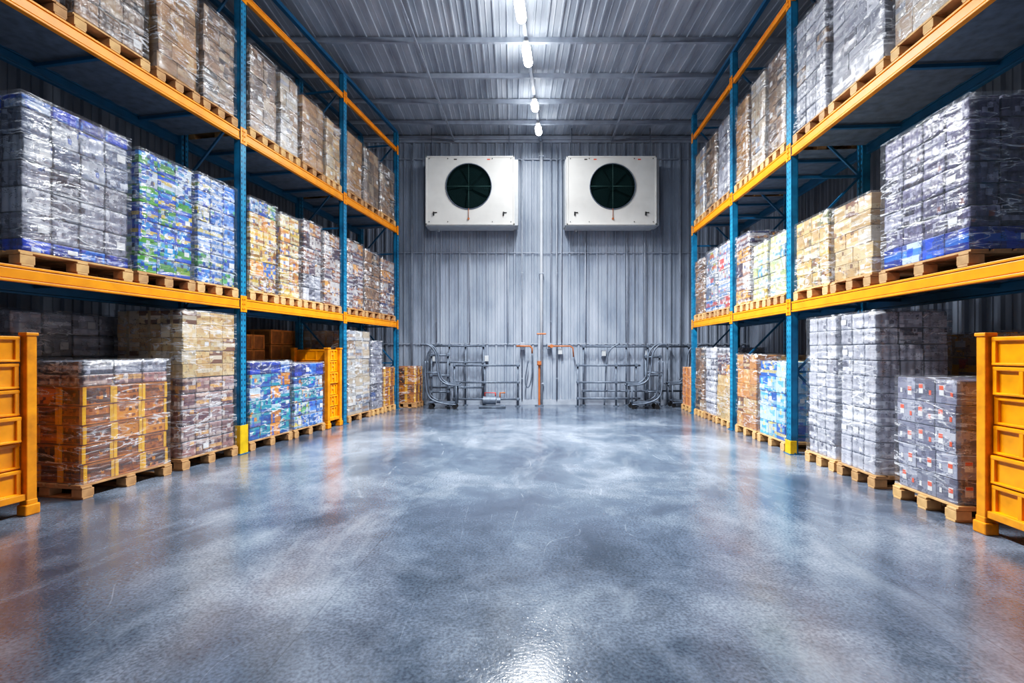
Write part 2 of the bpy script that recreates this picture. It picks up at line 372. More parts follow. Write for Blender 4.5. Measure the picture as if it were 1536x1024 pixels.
def ribprofile(length, pitch, rib, hgt):
    out = []; s = 0
    while s < length:
        for ds, o in ((0, 0), (pitch*.36-.012, 0), (pitch*.36-.006, hgt*.35), (pitch*.36+.006, hgt*.35), (pitch*.36+.012, 0), (pitch-rib, 0), (pitch-rib*.8, hgt), (pitch-rib*.2, hgt)):
            if s+ds <= length: out.append((s+ds, o))
        s += pitch
    out.append((length, 0)); return out
def wall(name, a, b, h, pitch=.26):
    a = Vector((a[0], a[1], 0)); b = Vector((b[0], b[1], 0)); d = (b-a); L = d.length; d.normalize()
    n = Vector((-d.y, d.x, 0))
    pr = ribprofile(L, pitch, .075, .045)
    bm = bmesh.new(); prev = None
    for s, o in pr:
        q = a+d*s+n*o
        cur = (bm.verts.new(q), bm.verts.new(q+Vector((0, 0, h))))
        if prev: bm.faces.new((prev[0], cur[0], cur[1], prev[1]))
        prev = cur
    w = [a-n*.12, b-n*.12]
    v = [bm.verts.new(w[0]), bm.verts.new(w[1]), bm.verts.new(w[1]+Vector((0, 0, h))), bm.verts.new(w[0]+Vector((0, 0, h)))]
    bm.faces.new(v)
    return obj(name, mesh_of(bm, name, [WALLM]), kind='structure')
wall('wall_back', cb[2], cb[3], H)
wall('wall_left', cb[3], cb[0], H)
wall('wall_front', cb[0], cb[1], H)
wall('wall_right', cb[1], cb[2], H)
bm = bmesh.new(); prev = None
x0, x1 = min(lx(YF), lx(YB)), max(rx(YF), rx(YB))
for s, o in ribprofile(x1-x0, .25, .045, .02):
    cur = (bm.verts.new((x0+s, YF, H-o)), bm.verts.new((x0+s, YB, H-o)))
    if prev: bm.faces.new((prev[0], cur[0], cur[1], prev[1]))
    prev = cur
v = [bm.verts.new(q) for q in ((x0, YF, H+.12), (x1, YF, H+.12), (x1, YB, H+.12), (x0, YB, H+.12))]; bm.faces.new(v)
obj('ceiling', mesh_of(bm, 'ceiling', [CEILM]), kind='structure')
tn = 0
def trim(fn, m=PALE_METAL):
    global tn
    tn += 1
    bm = bmesh.new(); fn(bm)
    obj('trim_%d' % tn, mesh_of(bm, 'trim', [m]), kind='structure')
for y in (13.28, 12.4, 11.35, 10.3, 9.12, 7.9, 6.7, 5.5, 4.3, 3.1, 1.9, .7, -.5, -1.7):
    def f(bm, y=y):
        a, b = lx(y)+.02, rx(y)-.02
        bm_box(bm, ((a+b)/2, y, H-.08), (b-a, .012, .09))
        bm_box(bm, ((a+b)/2, y+.02, H-.13), (b-a, .06, .012))
    trim(f)
for xb, k in ((-2.3, .05), (2.15, .05)):
    trim(lambda bm: bm_bar(bm, (xb+k*2, 2, H-.17), (xb+k*13.3, 13.3, H-.17), .04, .04))
trim(lambda bm: bm_bar(bm, (-.87+.127*1, 1, H-.17), (-.87+.127*13.3, 13.3, H-.17), .06, .03))
trim(lambda bm: bm_box(bm, ((lx(YB)+rx(YB))/2, YB-.05, H-.1), (rx(YB)-lx(YB)-.05, .03, .2)))
for z, hh in ((4.3, .02), (6.95, .03), (1.72, .03)):
    trim(lambda bm, z=z, hh=hh: bm_box(bm, ((lx(YB)+rx(YB))/2, YB-.055, z), (rx(YB)-lx(YB)-.1, .02, hh)))
trim(lambda bm: bm_box(bm, ((lx(YB)+rx(YB))/2, YB-.07, .07), (rx(YB)-lx(YB)-.1, .05, .14)))

def wx(px, d=13.3): return (px-768)/706*d
def pipe_thing(name, pts, r, mat, label, cat, clamps=()):
    e = obj(name, None, None, pts[0], 0, label=label, category=cat)
    o = Vector(pts[0])
    quick('pipe_run', e, [mat], lambda bm: bm_pipe(bm, [Vector(q)-o for q in pts], r))
    for c in clamps:
        quick('pipe_clamp', e, [PALE_METAL], lambda bm: bm_box(bm, (0, .01, 0), (r*3.0, r*2.6, .03), 0, .004), Vector(c)-o)
for px, z0, z1, r in ((812, .0, 7.4, .045), (655, 1.75, 7.35, .02), (705, 1.75, 4.8, .015), (762, 1.75, 4.8, .015), (783, .14, 7.3, .02), (826, 1.75, 7.3, .015), (842, 1.75, 7.3, .015), (878, 1.75, 4.8, .015), (940, 1.75, 4.8, .015), (967, .14, 7.35, .02), (835, .14, 7.3, .02), (618, .14, 7.3, .02), (638, .14, 7.3, .014), (1020, .14, 7.3, .02)):
    x = wx(px)
    pipe_thing('wall_conduit', [(x, 13.28, z0), (x, 13.28, z1)], r, PALE_METAL if r < .04 else LIGHTPIPE, 'vertical grey steel conduit clamped to the ribbed wall', 'pipe', [(x, 13.28, z0+.6), (x, 13.28, (z0+z1)/2), (x, 13.28, z1-.4)])

# ------------------------------------------------------------------ racks
RACK = {'L': dict(cols=(3.2, 6.92, 9.72, 12.3), lv=(2.2, 4.66, 6.75)), 'R': dict(cols=(2.85, 6.92, 9.03, 11.4), lv=(2.15, 4.42, 6.65))}
PD, PW, PH = .1, .13, 7.2
DEP = 1.1
def post_mesh():
    bm = bmesh.new(); t = .012
    bm_box(bm, (PD/2*-1+t/2, 0, PH/2), (t, PW, PH))
    for s in (-1, 1):
        bm_box(bm, (0, s*(PW/2-t/2), PH/2), (PD, t, PH))
        bm_box(bm, (PD/2-t/2, s*(PW/2-.025), PH/2), (t, .05, PH))
    return mesh_of(bm, 'upright', [BLUE])
POST = post_mesh()
bm = bmesh.new(); bm_box(bm, (0, 0, 0), (DEP-.13, .04, .04), 0, .003); SUP = mesh_of(bm, 'support_bar', [BLUEP])
for side, R in RACK.items():
    S = SIDE[side]; s = S['s']
    org = W(side, R['cols'][0])
    rack = obj('pallet_rack', None, None, org, S['th'], label='blue and orange steel pallet rack with goods on three levels', category='storage rack')
    Y = [(d-R['cols'][0])/S['c'] for d in R['cols']]
    for i, y in enumerate(Y):
        for j, v in enumerate((PD/2, DEP-PD/2)):
            p = obj('upright', POST, rack, (s*v, y, 0))
            if s*(1 if j == 0 else -1) < 0: p.rotation_euler = (0, 0, math.pi)
            quick('foot_plate', rack, [BLUEP], lambda bm: (bm_box(bm, (0, 0, .005), (.16, .19, .01)), bm_cyl(bm, (0, .08, .015), .012, .02), bm_cyl(bm, (0, -.08, .015), .012, .02)), (s*v, y, 0))
        def br(bm, s=s):
            zs = [.25+.95*k for k in range(8)]
            for k, z in enumerate(zs):
                bm_bar(bm, (s*PD, 0, z), (s*(DEP-PD), 0, z), .035, .035)
                if k+1 < len(zs):
                    a, b = (PD, DEP-PD) if k % 2 else (DEP-PD, PD)
                    bm_bar(bm, (s*a, .0, z), (s*b, .0, zs[k+1]), .03, .03)
        quick('frame_bracing', rack, [BLUEP], br, (0, y, 0))
        if i == 1:
            gh = .42 if side == 'L' else .2
            def gd(bm):
                bm_box(bm, (-.012*s, 0, gh/2), (.01, .15, gh), 0, .003)
                for q in (-1, 1): bm_box(bm, (.03*s, q*.074, gh/2), (.09, .01, gh), 0, .003)
            quick('column_guard', rack, [YELLOW], gd, (0, y, 0), label='yellow steel column guard')
    for i in range(len(Y)-1):
        for li, z in enumerate(R['lv']):
            for j in range(2):
                mat = ORANGE if j == 0 else BLUEP
                y0, y1 = Y[i]+PW/2, Y[i+1]-PW/2
                bh = .15 if li < 2 else .1
                def bmf(bm, y0=y0, y1=y1, bh=bh):
                    L = y1-y0
                    bm_box(bm, (0, 0, 0), (.045, L, bh*.62), 0, .006)
                    bm_box(bm, (0, 0, bh*.42), (.058, L, bh*.16), 0, .005)
                    bm_box(bm, (0, 0, -bh*.42), (.058, L, bh*.16), 0, .005)
                v = .03 if j == 0 else DEP-.03
                beam = quick('beam', rack, [mat], bmf, (s*v, (y0+y1)/2, z))
                if j == 1: beam['label'] = 'blue rear beam'
                for ye in (y0-.045, y1+.045):
                    def cn(bm, j=j):
                        bm_box(bm, (0, 0, 0), (.008, .085, .24), 0, .003)
                        for zz in (-.07, 0, .07): bm_cyl(bm, (-s*.008*(1 if j == 0 else -1), 0, zz), .012, .012, 'X', 8)
                    quick('beam_connector', rack, [mat], cn, (s*(-.006 if j == 0 else DEP+.006), ye, z))
            if li < 2:
                L = y1-y0
                for k in range(3):
                    obj('support_bar', SUP, rack, (s*DEP/2, y0+(k+.5)*L/3, z+.02))
                def dk(bm, L=L):
                    n = int(L/.1); prev = None
                    for q in range(n+1):
                        yy = -L/2+.01+(L-.02)*q/n
                        zz = .0 if q % 2 else .012
                        cur = [bm.verts.new((-(DEP-.14)/2, yy, zz)), bm.verts.new(((DEP-.14)/2, yy, zz))]
                        if prev: bm.faces.new((prev[0], prev[1], cur[1], cur[0]))
                        prev = cur
                quick('deck_panel', rack, [DECK], dk, (s*DEP/2, (y0+y1)/2, z+.052), label='dark corrugated steel shelf deck')
    for v in (.05, DEP-.05):
        quick('top_tie', rack, [BLUEP], lambda bm: bm_box(bm, (0, (Y[0]+Y[-1])/2, 7.24), (.07, Y[-1]-Y[0]+.1, .07)), (s*v, 0, 0))

# ------------------------------------------------------------------ pallets
pallet_cache = {}
def pallet(side, d0, d1, z, vd, v0=0):
    S = SIDE[side]; s = S['s']; L = (d1-d0)/S['c']
    e = obj('wooden_pallet', None, None, W(side, d0, v0, z), S['th'], label='pale wooden block pallet on the %s, under stacked goods' % ('concrete floor' if z < .5 else 'rack beams'), category='pallet', group='wooden pallets of the warehouse')
    key = (round(L, 2), round(vd, 2), s); wood = random.choice((WOOD, WOOD2, WOOD))
    if key not in pallet_cache:
        bm = bmesh.new(); n = 6; bw = vd/n
        for k in range(n): bm_box(bm, (s*(k+.5)*bw, L/2, .133), (bw*.8, L, .02), 0, .003)
        for yy in (.05, L/2, L-.05): bm_box(bm, (s*vd/2, yy, .113), (vd, .1, .02), 0, .003)
        deck = mesh_of(bm, 'deck', [wood])
        bm = bmesh.new(); bm_box(bm, (0, 0, .06), (.13, .12, .08), 0, .004); blk = mesh_of(bm, 'block', [wood])
        bm = bmesh.new(); bm_box(bm, (0, 0, .01), (vd, .1, .02), 0, .003); rn = mesh_of(bm, 'runner', [wood])
        pallet_cache[key] = (deck, blk, rn)
    deck, blk, rn = pallet_cache[key]
    obj('deck', deck, e)
    for yy in (.06, L/2, L-.06):
        obj('runner', rn, e, (s*vd/2, yy, 0))
        for xx in (.066, vd/2, vd-.066): obj('block', blk, e, (s*xx, yy, .0))
    return e

# ------------------------------------------------------------------ cartons
cart_cache = {}
TAPED = ('card', 'brown', 'brownlow', 'beige', 'beigeup', 'white', 'whiteup', 'yelbeige')
def carton(kind, pk, w, d, h, lbl=0):
    key = (kind, pk, round(w, 2), round(d, 2), round(h, 2), lbl)
    if key in cart_cache: return cart_cache[key]
    bm = bmesh.new(); m0 = P[pk]
    if kind in ('box', 'label'):
        bm_box(bm, (0, 0, h/2), (w, d, h), 0, .006)
        if kind == 'box' and pk in TAPED: bm_box(bm, (0, 0, h/2), (.04, d+.004, h+.003), 1)
        bm_box(bm, (0, 0, h-.002), (w*.99, .004, .008), 1)
        if kind == 'label' or lbl:
            sg = 1 if lbl else -1
            lw = (.3 if kind == 'box' else .22)*d; lh = h*(.28 if kind == 'box' else .42)
            for sx in (-1, 1):
                bm_box(bm, (sx*w/2, sg*d*.2, h*(.55 if lbl else .42)), (.004, lw, lh), 2)
                if kind == 'label':
                    bm_box(bm, (sx*w/2, sg*d*.2, h*(.66 if lbl else .5)), (.007, lw*.9, h*.18), 3)
                    bm_box(bm, (sx*w/2, -sg*d*.28, h*.4), (.005, lw*.5, h*.2), 3 if lbl else 2)
            for sy in (-1, 1):
                bm_box(bm, (w*.22*sg, sy*d/2, h*.55), (.2*w, .004, lh), 2)
                if kind == 'label': bm_box(bm, (w*.22*sg, sy*d/2, h*.68), (.18*w, .007, h*.14), 3)
        mats = [m0, TAPE, LABELW, LABELO]
    elif kind == 'pack':
        nb, nd = max(2, round(w/.09)), max(2, round(d/.09))
        base = []; per = 6
        def edge(a, b, n, nrm):
            a = Vector(a); b = Vector(b)
            for i in range(n*per):
                f = i/(n*per); ph = (f*n) % 1
                base.append((a.lerp(b, f), Vector(nrm)*(math.sin(math.pi*ph)*.012-.012)))
        edge((-w/2, -d/2, 0), (w/2, -d/2, 0), nb, (0, -1, 0)); edge((w/2, -d/2, 0), (w/2, d/2, 0), nd, (1, 0, 0))
        edge((w/2, d/2, 0), (-w/2, d/2, 0), nb, (0, 1, 0)); edge((-w/2, d/2, 0), (-w/2, -d/2, 0), nd, (-1, 0, 0))
        rings = []
        for zf, sc in ((0, .96), (.05, .995), (.3, 1), (.32, .985), (.62, .985), (.64, 1), (.84, .99), (.95, .96), (1, .88)):
            rings.append([bm.verts.new(((q+o*(1 if zf < .9 else .4)).x*sc, (q+o*(1 if zf < .9 else .4)).y*sc, h*zf)) for q, o in base])
        for ri, (a, b) in enumerate(zip(rings, rings[1:])):
            for k in range(len(a)):
                f = bm.faces.new((a[k], a[(k+1) % len(a)], b[(k+1) % len(a)], b[k])); f.smooth = True
                f.material_index = 1 if ri >= 7 else 0
        bm.faces.new(rings[0]); bm.faces.new(rings[-1][::-1]).material_index = 1
        if lbl:
            for sx in (-1, 1): bm_box(bm, (sx*(w/2-.002), d*.2, h*.48), (.006, .09, h*.34), 2)
        mats = [m0, CAPW, LABELW]
    elif kind == 'bin':
        bm_box(bm, (0, 0, h*.47), (w*.95, d*.95, h*.94), 1, .015)
        for zz, hh in ((.05, .1), (.92, .15)):
            bm_box(bm, (0, 0, h*zz), (w, d, h*hh), 0, .008)
        for fy in (-.475, -.12, .2, .475):
            for sx in (-1, 1): bm_box(bm, (sx*(w/2-.014), fy*d, h*.48), (.024, .035, h*.86), 0, .005)
            for sy in (-1, 1): bm_box(bm, (fy*w, sy*(d/2-.014), h*.48), (.035, .024, h*.86), 0, .005)
        for sx in (-1, 1): bm_box(bm, (sx*(w/2-.012), d*.04, h*.55), (.02, d*.2, h*.16), 2, .006)
        mats = [P['cr_or'], P['cr_ord'], P['cr_woodb']]
    else:
        yel = pk == 'cr_amber'
        bm_box(bm, (0, 0, h*.48), (w*.965, d*.965, h*.92), 1)
        for zz, hh in ((.04, .07), (.93, .12)):
            for sx in (-1, 1): bm_box(bm, (sx*(w/2-.01), 0, h*zz), (.018, d, h*hh), 0, .003)
            for sy in (-1, 1): bm_box(bm, (0, sy*(d/2-.01), h*zz), (w, .018, h*hh), 0, .003)
        for ff, ww, mi in ((-1, .035, 2), (1, .035, 2)):
            for sx in (-1, 1): bm_box(bm, (sx*(w/2-.009), ff*(d/2-.018), h*.48), (.02, ww, h*.93), mi)
            for sy in (-1, 1): bm_box(bm, (ff*(w/2-.018), sy*(d/2-.009), h*.48), (ww, .02, h*.93), mi)
        mats = [P[pk], P['cr_brown'] if yel else P['cr_woodb'], P['cr_band'] if yel else P[pk]]
    me = mesh_of(bm, kind, mats); cart_cache[key] = me
    return me

def film_mesh(vd, L, Hh, s, seed):
    bm = bmesh.new()
    o = .016; x0, x1 = -o, vd+o; y0, y1 = -o, L+o; z0, z1 = .004, Hh+.014
    def face(fn, nu, nv):
        gr = [[bm.verts.new(fn(i/nu, j/nv)) for j in range(nv+1)] for i in range(nu+1)]
        for i in range(nu):
            for j in range(nv):
                f = bm.faces.new((gr[i][j], gr[i+1][j], gr[i+1][j+1], gr[i][j+1])); f.smooth = True
    nz = max(6, int(Hh*14)); nx = max(6, int(vd*10)); ny = max(6, int(L*10))
    lz = lambda t: z0+(z1-z0)*t
    face(lambda a, b: (x0, y0+(y1-y0)*a, lz(b)), ny, nz); face(lambda a, b: (x1, y0+(y1-y0)*a, lz(b)), ny, nz)
    face(lambda a, b: (x0+(x1-x0)*a, y0, lz(b)), nx, nz); face(lambda a, b: (x0+(x1-x0)*a, y1, lz(b)), nx, nz)
    face(lambda a, b: (x0+(x1-x0)*a, y0+(y1-y0)*b, z1), nx, ny)
    bmesh.ops.remove_doubles(bm, verts=bm.verts[:], dist=.0005)
    c = Vector((vd/2, L/2, Hh/2))
    for v in bm.verts:
        n = noise.noise(Vector((v.co.x*3+seed, v.co.y*3, v.co.z*7)))
        dd = Vector((v.co.x-c.x, v.co.y-c.y, 0)).normalized()
        v.co += dd*(n*.011+.006)
        v.co.x *= s
    return mesh_of(bm, 'stretch_film', [FILM])

nload = 0
def load(side, d0, d1, z, layers, nu=3, nv=3, vd=1.1, v0=0.0, film=True, label='', cat='pallet load'):
    global nload
    nload += 1
    S = SIDE[side]; s = S['s']; L = (d1-d0)/S['c']
    pallet(side, d0, d1, z, vd, v0)
    zz = z+.145
    ins = .032
    e = obj('wrapped_goods_stack' if film else 'crate_stack', None, None, W(side, d0+ins, v0+ins, zz), S['th'], label=label, category=cat)
    Lx, Ly = vd-2*ins, L-2*ins
    zc = 0; tot = sum(l[3] for l in layers); idx = 0
    for kind, pk, h, n in layers:
        for k in range(n):
            a_n, b_n = nv, nu
            if idx % 2 and kind == 'box' and n > 1 and nload % 3 == 0:      # interlocked layers
                b_n = nu-1 if nu > 2 else 3
                a_n = nv-1 if nv > 3 else nv
            cw, cd = Lx/a_n, Ly/b_n
            me = [carton(kind, pk, cw*.985, cd*.985, h*.98, 0), carton(kind, pk, cw*.985, cd*.985, h*.98, 1)]
            top = idx >= tot-1
            lay_j = random.uniform(-.009, .009); lay_x = random.uniform(-.009, .009)
            for a in range(a_n):
                for b in range(b_n):
                    if not (top or a == 0 or b == 0 or b == b_n-1): continue
                    jx = random.uniform(-.004, .004)+lay_x; jy = random.uniform(-.002, .002)+lay_j
                    pick = me[random.random() < (.5 if kind == 'label' else .12)]
                    obj({'box': 'carton', 'label': 'carton', 'pack': 'shrink_pack', 'crate': 'crate', 'bin': 'crate'}[kind], pick, e, (s*((a+.5)*cw)+jx, (b+.5)*cd+jy, zc), random.uniform(-.01, .01))
            zc += h; idx += 1
    if film:
        obj('stretch_film', film_mesh(Lx, Ly, zc, s, nload*3.1), e, label='clear crinkled stretch film')
    return e

lab = lambda c, w: '%s in stretch film on %s' % (c, w)
FLR = 'floor pallet'; LO = 'lower rack shelf'; UP = 'upper rack shelf'
# LEFT floor
load('L', 4.75, 5.76, 0, [('crate', 'cr_amber', .2, 5), ('pack', 'pink', .12, 1), ('pack', 'silver', .14, 1)], 3, 3, .95, label='amber-brown bottle crates topped with grey packs in film')
load('L', 5.9, 6.82, 0, [('pack', 'pink', .204, 5), ('box', 'beige', .172, 5)], 4, 3, 1.05, label='beige cartons over pinkish drink packs in film')
load('L', 4.9, 6.2, 0, [('pack', 'greybright', .26, 7)], 4, 2, .9, 1.15, label=lab('grey packs', FLR))
load('L', 7.06, 8.05, 0, [('box', 'tealblue', .2, 5), ('pack', 'blue', .2, 1)], 4, 3, label=lab('teal and blue cartons', FLR))
load('L', 8.1, 9.02, 0, [('pack', 'bluewhite', .23, 2), ('pack', 'tealblue', .23, 2), ('pack', 'blue', .23, 1)], 4, 3, label=lab('blue and white packs', FLR))
load('L', 7.6, 8.9, 0, [('crate', 'cr_wood', .28, 6)], 4, 2, .9, 1.15, False, label='brown wooden crates stacked high behind the rack')
load('L', 9.0, 10.4, 0, [('crate', 'cr_wood', .3, 6)], 4, 2, .9, 1.15, False, label='brown wooden crates stacked high behind the rack')
load('L', 9.86, 10.85, 0, [('box', 'white', .2, 9)], 3, 3, film=True, label=lab('white and beige cartons', FLR))
load('L', 10.92, 11.5, 0, [('box', 'silver', .2, 8)], 2, 3, label=lab('pale grey cartons', FLR))
load('L', 11.56, 12.18, 0, [('crate', 'cr_amber', .24, 4)], 2, 3, label=lab('yellow-brown crates', FLR))
load('L', 12.55, 13.1, 0, [('crate', 'cr_amber', .24, 4)], 2, 2, .6, -.4, True, label='orange-brown crates wrapped on a pallet by the wall')
# LEFT level 1
z = 2.278
load('L', 4.24, 5.28, z, [('pack', 'blue', .12, 1), ('pack', 'silver', .24, 3), ('pack', 'silverblue', .24, 2), ('pack', 'blue', .12, 1)], 4, 4, label=lab('silver and deep blue packs', LO))
load('L', 5.34, 6.1, z, [('box', 'bluegreen', .2, 7)], 3, 4, label=lab('blue, green and yellow cartons', LO))
load('L', 6.13, 6.83, z, [('pack', 'bluewhite', .203, 7)], 3, 4, label=lab('blue and white packs', LO))
load('L', 7.06, 7.7, z, [('box', 'yellow', .24, 5), ('box', 'bluegreen', .22, 1)], 3, 3, label=lab('yellow and blue cartons', LO))
load('L', 7.75, 8.3, z, [('pack', 'yellow', .23, 6)], 2, 3, label=lab('yellow and orange packs', LO))
load('L', 8.36, 8.95, z, [('pack', 'silver', .24, 2), ('pack', 'brownblue', .24, 4)], 3, 3, label=lab('brown and grey packs', LO))
load('L', 9.0, 9.6, z, [('box', 'brownblue', .23, 6)], 2, 3, label=lab('brown and grey cartons', LO))
load('L', 9.84, 10.55, z, [('box', 'brownblue', .24, 6)], 3, 3, label=lab('brown and navy cartons', LO))
load('L', 10.6, 11.35, z, [('pack', 'brownlow', .28, 5)], 2, 3, label=lab('brown packs', LO))
load('L', 11.42, 12.18, z, [('box', 'brownblue', .27, 5)], 2, 3, label=lab('dark blue and brown cartons', LO))
# LEFT level 2
z = 4.738
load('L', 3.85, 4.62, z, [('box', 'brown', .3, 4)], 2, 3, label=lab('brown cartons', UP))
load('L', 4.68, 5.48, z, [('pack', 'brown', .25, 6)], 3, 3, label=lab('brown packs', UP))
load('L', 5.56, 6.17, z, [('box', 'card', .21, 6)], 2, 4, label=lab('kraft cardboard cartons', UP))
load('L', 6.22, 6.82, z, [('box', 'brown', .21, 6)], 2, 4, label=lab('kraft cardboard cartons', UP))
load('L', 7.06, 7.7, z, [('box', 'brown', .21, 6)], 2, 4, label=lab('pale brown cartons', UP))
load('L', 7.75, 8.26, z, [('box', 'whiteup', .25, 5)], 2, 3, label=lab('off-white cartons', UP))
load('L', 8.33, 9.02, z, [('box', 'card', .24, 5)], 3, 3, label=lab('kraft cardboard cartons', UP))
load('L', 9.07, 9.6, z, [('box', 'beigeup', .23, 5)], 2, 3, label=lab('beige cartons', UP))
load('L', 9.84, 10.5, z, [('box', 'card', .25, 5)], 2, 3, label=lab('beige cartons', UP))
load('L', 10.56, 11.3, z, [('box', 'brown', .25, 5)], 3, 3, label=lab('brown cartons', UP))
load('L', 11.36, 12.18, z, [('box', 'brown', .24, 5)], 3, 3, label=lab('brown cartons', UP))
# RIGHT floor
load('R', 4.12, 4.87, 0, [('label', 'greylabel', .22, 5)], 3, 3, label='grey film-wrapped cartons with orange and white labels')
load('R', 5.13, 5.8, 0, [('pack', 'silverlt', .18, 10)], 3, 3, .82, label=lab('silver grey packs', FLR))
load('R', 5.85, 6.5, 0, [('pack', 'silverlt', .18, 10)], 3, 3, .82, label=lab('silver grey packs', FLR))
load('R', 4.7, 6.1, 0, [('box', 'yelbright', .26, 6)], 4, 2, .9, 1.15, label='brown-orange cartons with yellow labels in film on floor pallet')
load('R', 7.06, 7.95, 0, [('box', 'lightblue', .24, 5)], 3, 3, label=lab('light blue and yellow cartons', FLR))
load('R', 8.02, 8.86, 0, [('box', 'orangetan', .26, 5)], 3, 3, label=lab('orange-tan cartons', FLR))
load('R', 7.1, 8.4, 0, [('pack', 'blue', .27, 5)], 4, 2, .9, 1.15, label=lab('bright blue packs', FLR))
load('R', 9.16, 9.88, 0, [('box', 'beige', .22, 4), ('box', 'brownblue', .22, 2)], 3, 3, label=lab('beige and brown cartons', FLR))
load('R', 9.94, 10.6, 0, [('pack', 'silverlt', .24, 6)], 2, 3, label=lab('pale grey packs', FLR))
load('R', 10.66, 11.27, 0, [('box', 'brownlow', .24, 6)], 2, 3, label=lab('brown cartons', FLR))
load('R', 11.6, 12.3, 0, [('crate', 'cr_wood', .24, 4)], 2, 2, .9, 0, label='brown wooden crates in film on a pallet by the wall')
# RIGHT level 1
z = 2.228
load('R', 4.0, 5.07, z, [('box', 'blue', .2, 1), ('pack', 'greyviolet', .1875, 6)], 4, 4, label='grey-violet packs over a blue base layer in shiny film')
load('R', 5.2, 5.93, z, [('box', 'beige', .18, 5)], 3, 4, label=lab('beige and white cartons', LO))
load('R', 5.98, 6.8, z, [('box', 'yelbeige', .188, 5)], 4, 4, label=lab('yellow-beige cartons', LO))
load('R', 7.06, 7.6, z, [('box', 'green', .19, 5)], 3, 3, label=lab('pale yellow and white cartons', LO))
load('R', 7.65, 8.22, z, [('pack', 'green', .19, 5)], 3, 3, label=lab('pale yellow and white packs', LO))
load('R', 8.28, 8.9, z, [('box', 'brownblue', .25, 5)], 2, 3, label=lab('dark brown and grey cartons', LO))
load('R', 9.16, 9.8, z, [('box', 'colour', .26, 5)], 2, 3, label=lab('white and multicoloured cartons', LO))
load('R', 9.86, 10.55, z, [('box', 'colour', .26, 5)], 3, 3, label=lab('blue and white cartons', LO))
load('R', 10.6, 11.27, z, [('box', 'brownlow', .25, 5)], 2, 3, label=lab('brown cartons', LO))
# RIGHT level 2
z = 4.498
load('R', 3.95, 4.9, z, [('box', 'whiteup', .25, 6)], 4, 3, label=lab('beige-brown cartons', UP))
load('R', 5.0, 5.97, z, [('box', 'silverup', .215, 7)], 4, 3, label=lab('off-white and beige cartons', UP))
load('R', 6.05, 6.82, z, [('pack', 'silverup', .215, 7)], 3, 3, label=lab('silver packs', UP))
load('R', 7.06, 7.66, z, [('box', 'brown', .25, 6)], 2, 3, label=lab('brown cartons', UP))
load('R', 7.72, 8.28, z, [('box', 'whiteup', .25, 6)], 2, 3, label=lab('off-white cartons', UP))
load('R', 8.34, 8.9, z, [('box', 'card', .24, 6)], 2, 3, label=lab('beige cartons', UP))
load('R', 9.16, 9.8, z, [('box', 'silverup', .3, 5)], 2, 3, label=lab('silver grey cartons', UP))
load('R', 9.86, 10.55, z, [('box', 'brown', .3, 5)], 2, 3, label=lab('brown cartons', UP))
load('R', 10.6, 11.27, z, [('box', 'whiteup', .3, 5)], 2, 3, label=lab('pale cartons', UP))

# ------------------------------------------------------------------ orange cages
def cage(side, d0, d1, vd, hgt, label):
    S = SIDE[side]; s = S['s']; L = (d1-d0)/S['c']
    e = obj('cage_container', None, None, W(side, d0, 0, 0), S['th'], label=label, category='cage container', group='orange cage containers')
    for x in (.04, vd-.04):
        for y in (.04, L-.04):
            quick('corner_post', e, [AMBER], lambda bm: (bm_box(bm, (0, 0, hgt/2+.05), (.08, .08, hgt-.1), 0, .006),
                  bm_box(bm, (0, 0, hgt), (.1, .1, .03), 0, .006)), (s*x, y, 0))
            quick('foot', e, [AMBER], lambda bm: (bm_box(bm, (0, 0, .05), (.11, .12, .1), 0, .012), bm_box(bm, (0, 0, .12), (.09, .09, .05), 0, .01)), (s*x, y, 0))
    for x in (.03, vd-.03): quick('side_rail', e, [AMBER], lambda bm: bm_box(bm, (0, 0, 0), (.035, L-.12, .06), 0, .006), (s*x, L/2, .17))
    for y in (.03, L-.03): quick('side_rail', e, [AMBER], lambda bm: bm_box(bm, (0, 0, 0), (vd-.12, .035, .06), 0, .006), (s*vd/2, y, .17))
    quick('base_tray', e, [AMBER], lambda bm: bm_box(bm, (0, 0, .17), (vd-.1, L-.1, .03), 0, .005), (s*vd/2, L/2, 0))
    n = 6; hh = (hgt-.2)/n
    for k in range(n):
        me = carton('bin', 'cr_or', (vd-.08), (L-.19), hh*.97)
        obj('crate', me, e, (s*(vd/2+random.uniform(-.018, .018)), L/2, .187+k*hh), random.uniform(-.02, .02)+(math.pi if k % 2 else 0))
cage('L', 3.36, 4.37, 1.0, 1.66, 'orange steel cage container holding stacked orange crates')
cage('L', 9.1, 9.6, .8, 1.56, 'orange steel cage container beside blue packs')
cage('R', 2.98, 3.93, 1.0, 1.64, 'orange steel cage container with amber feet and crates')

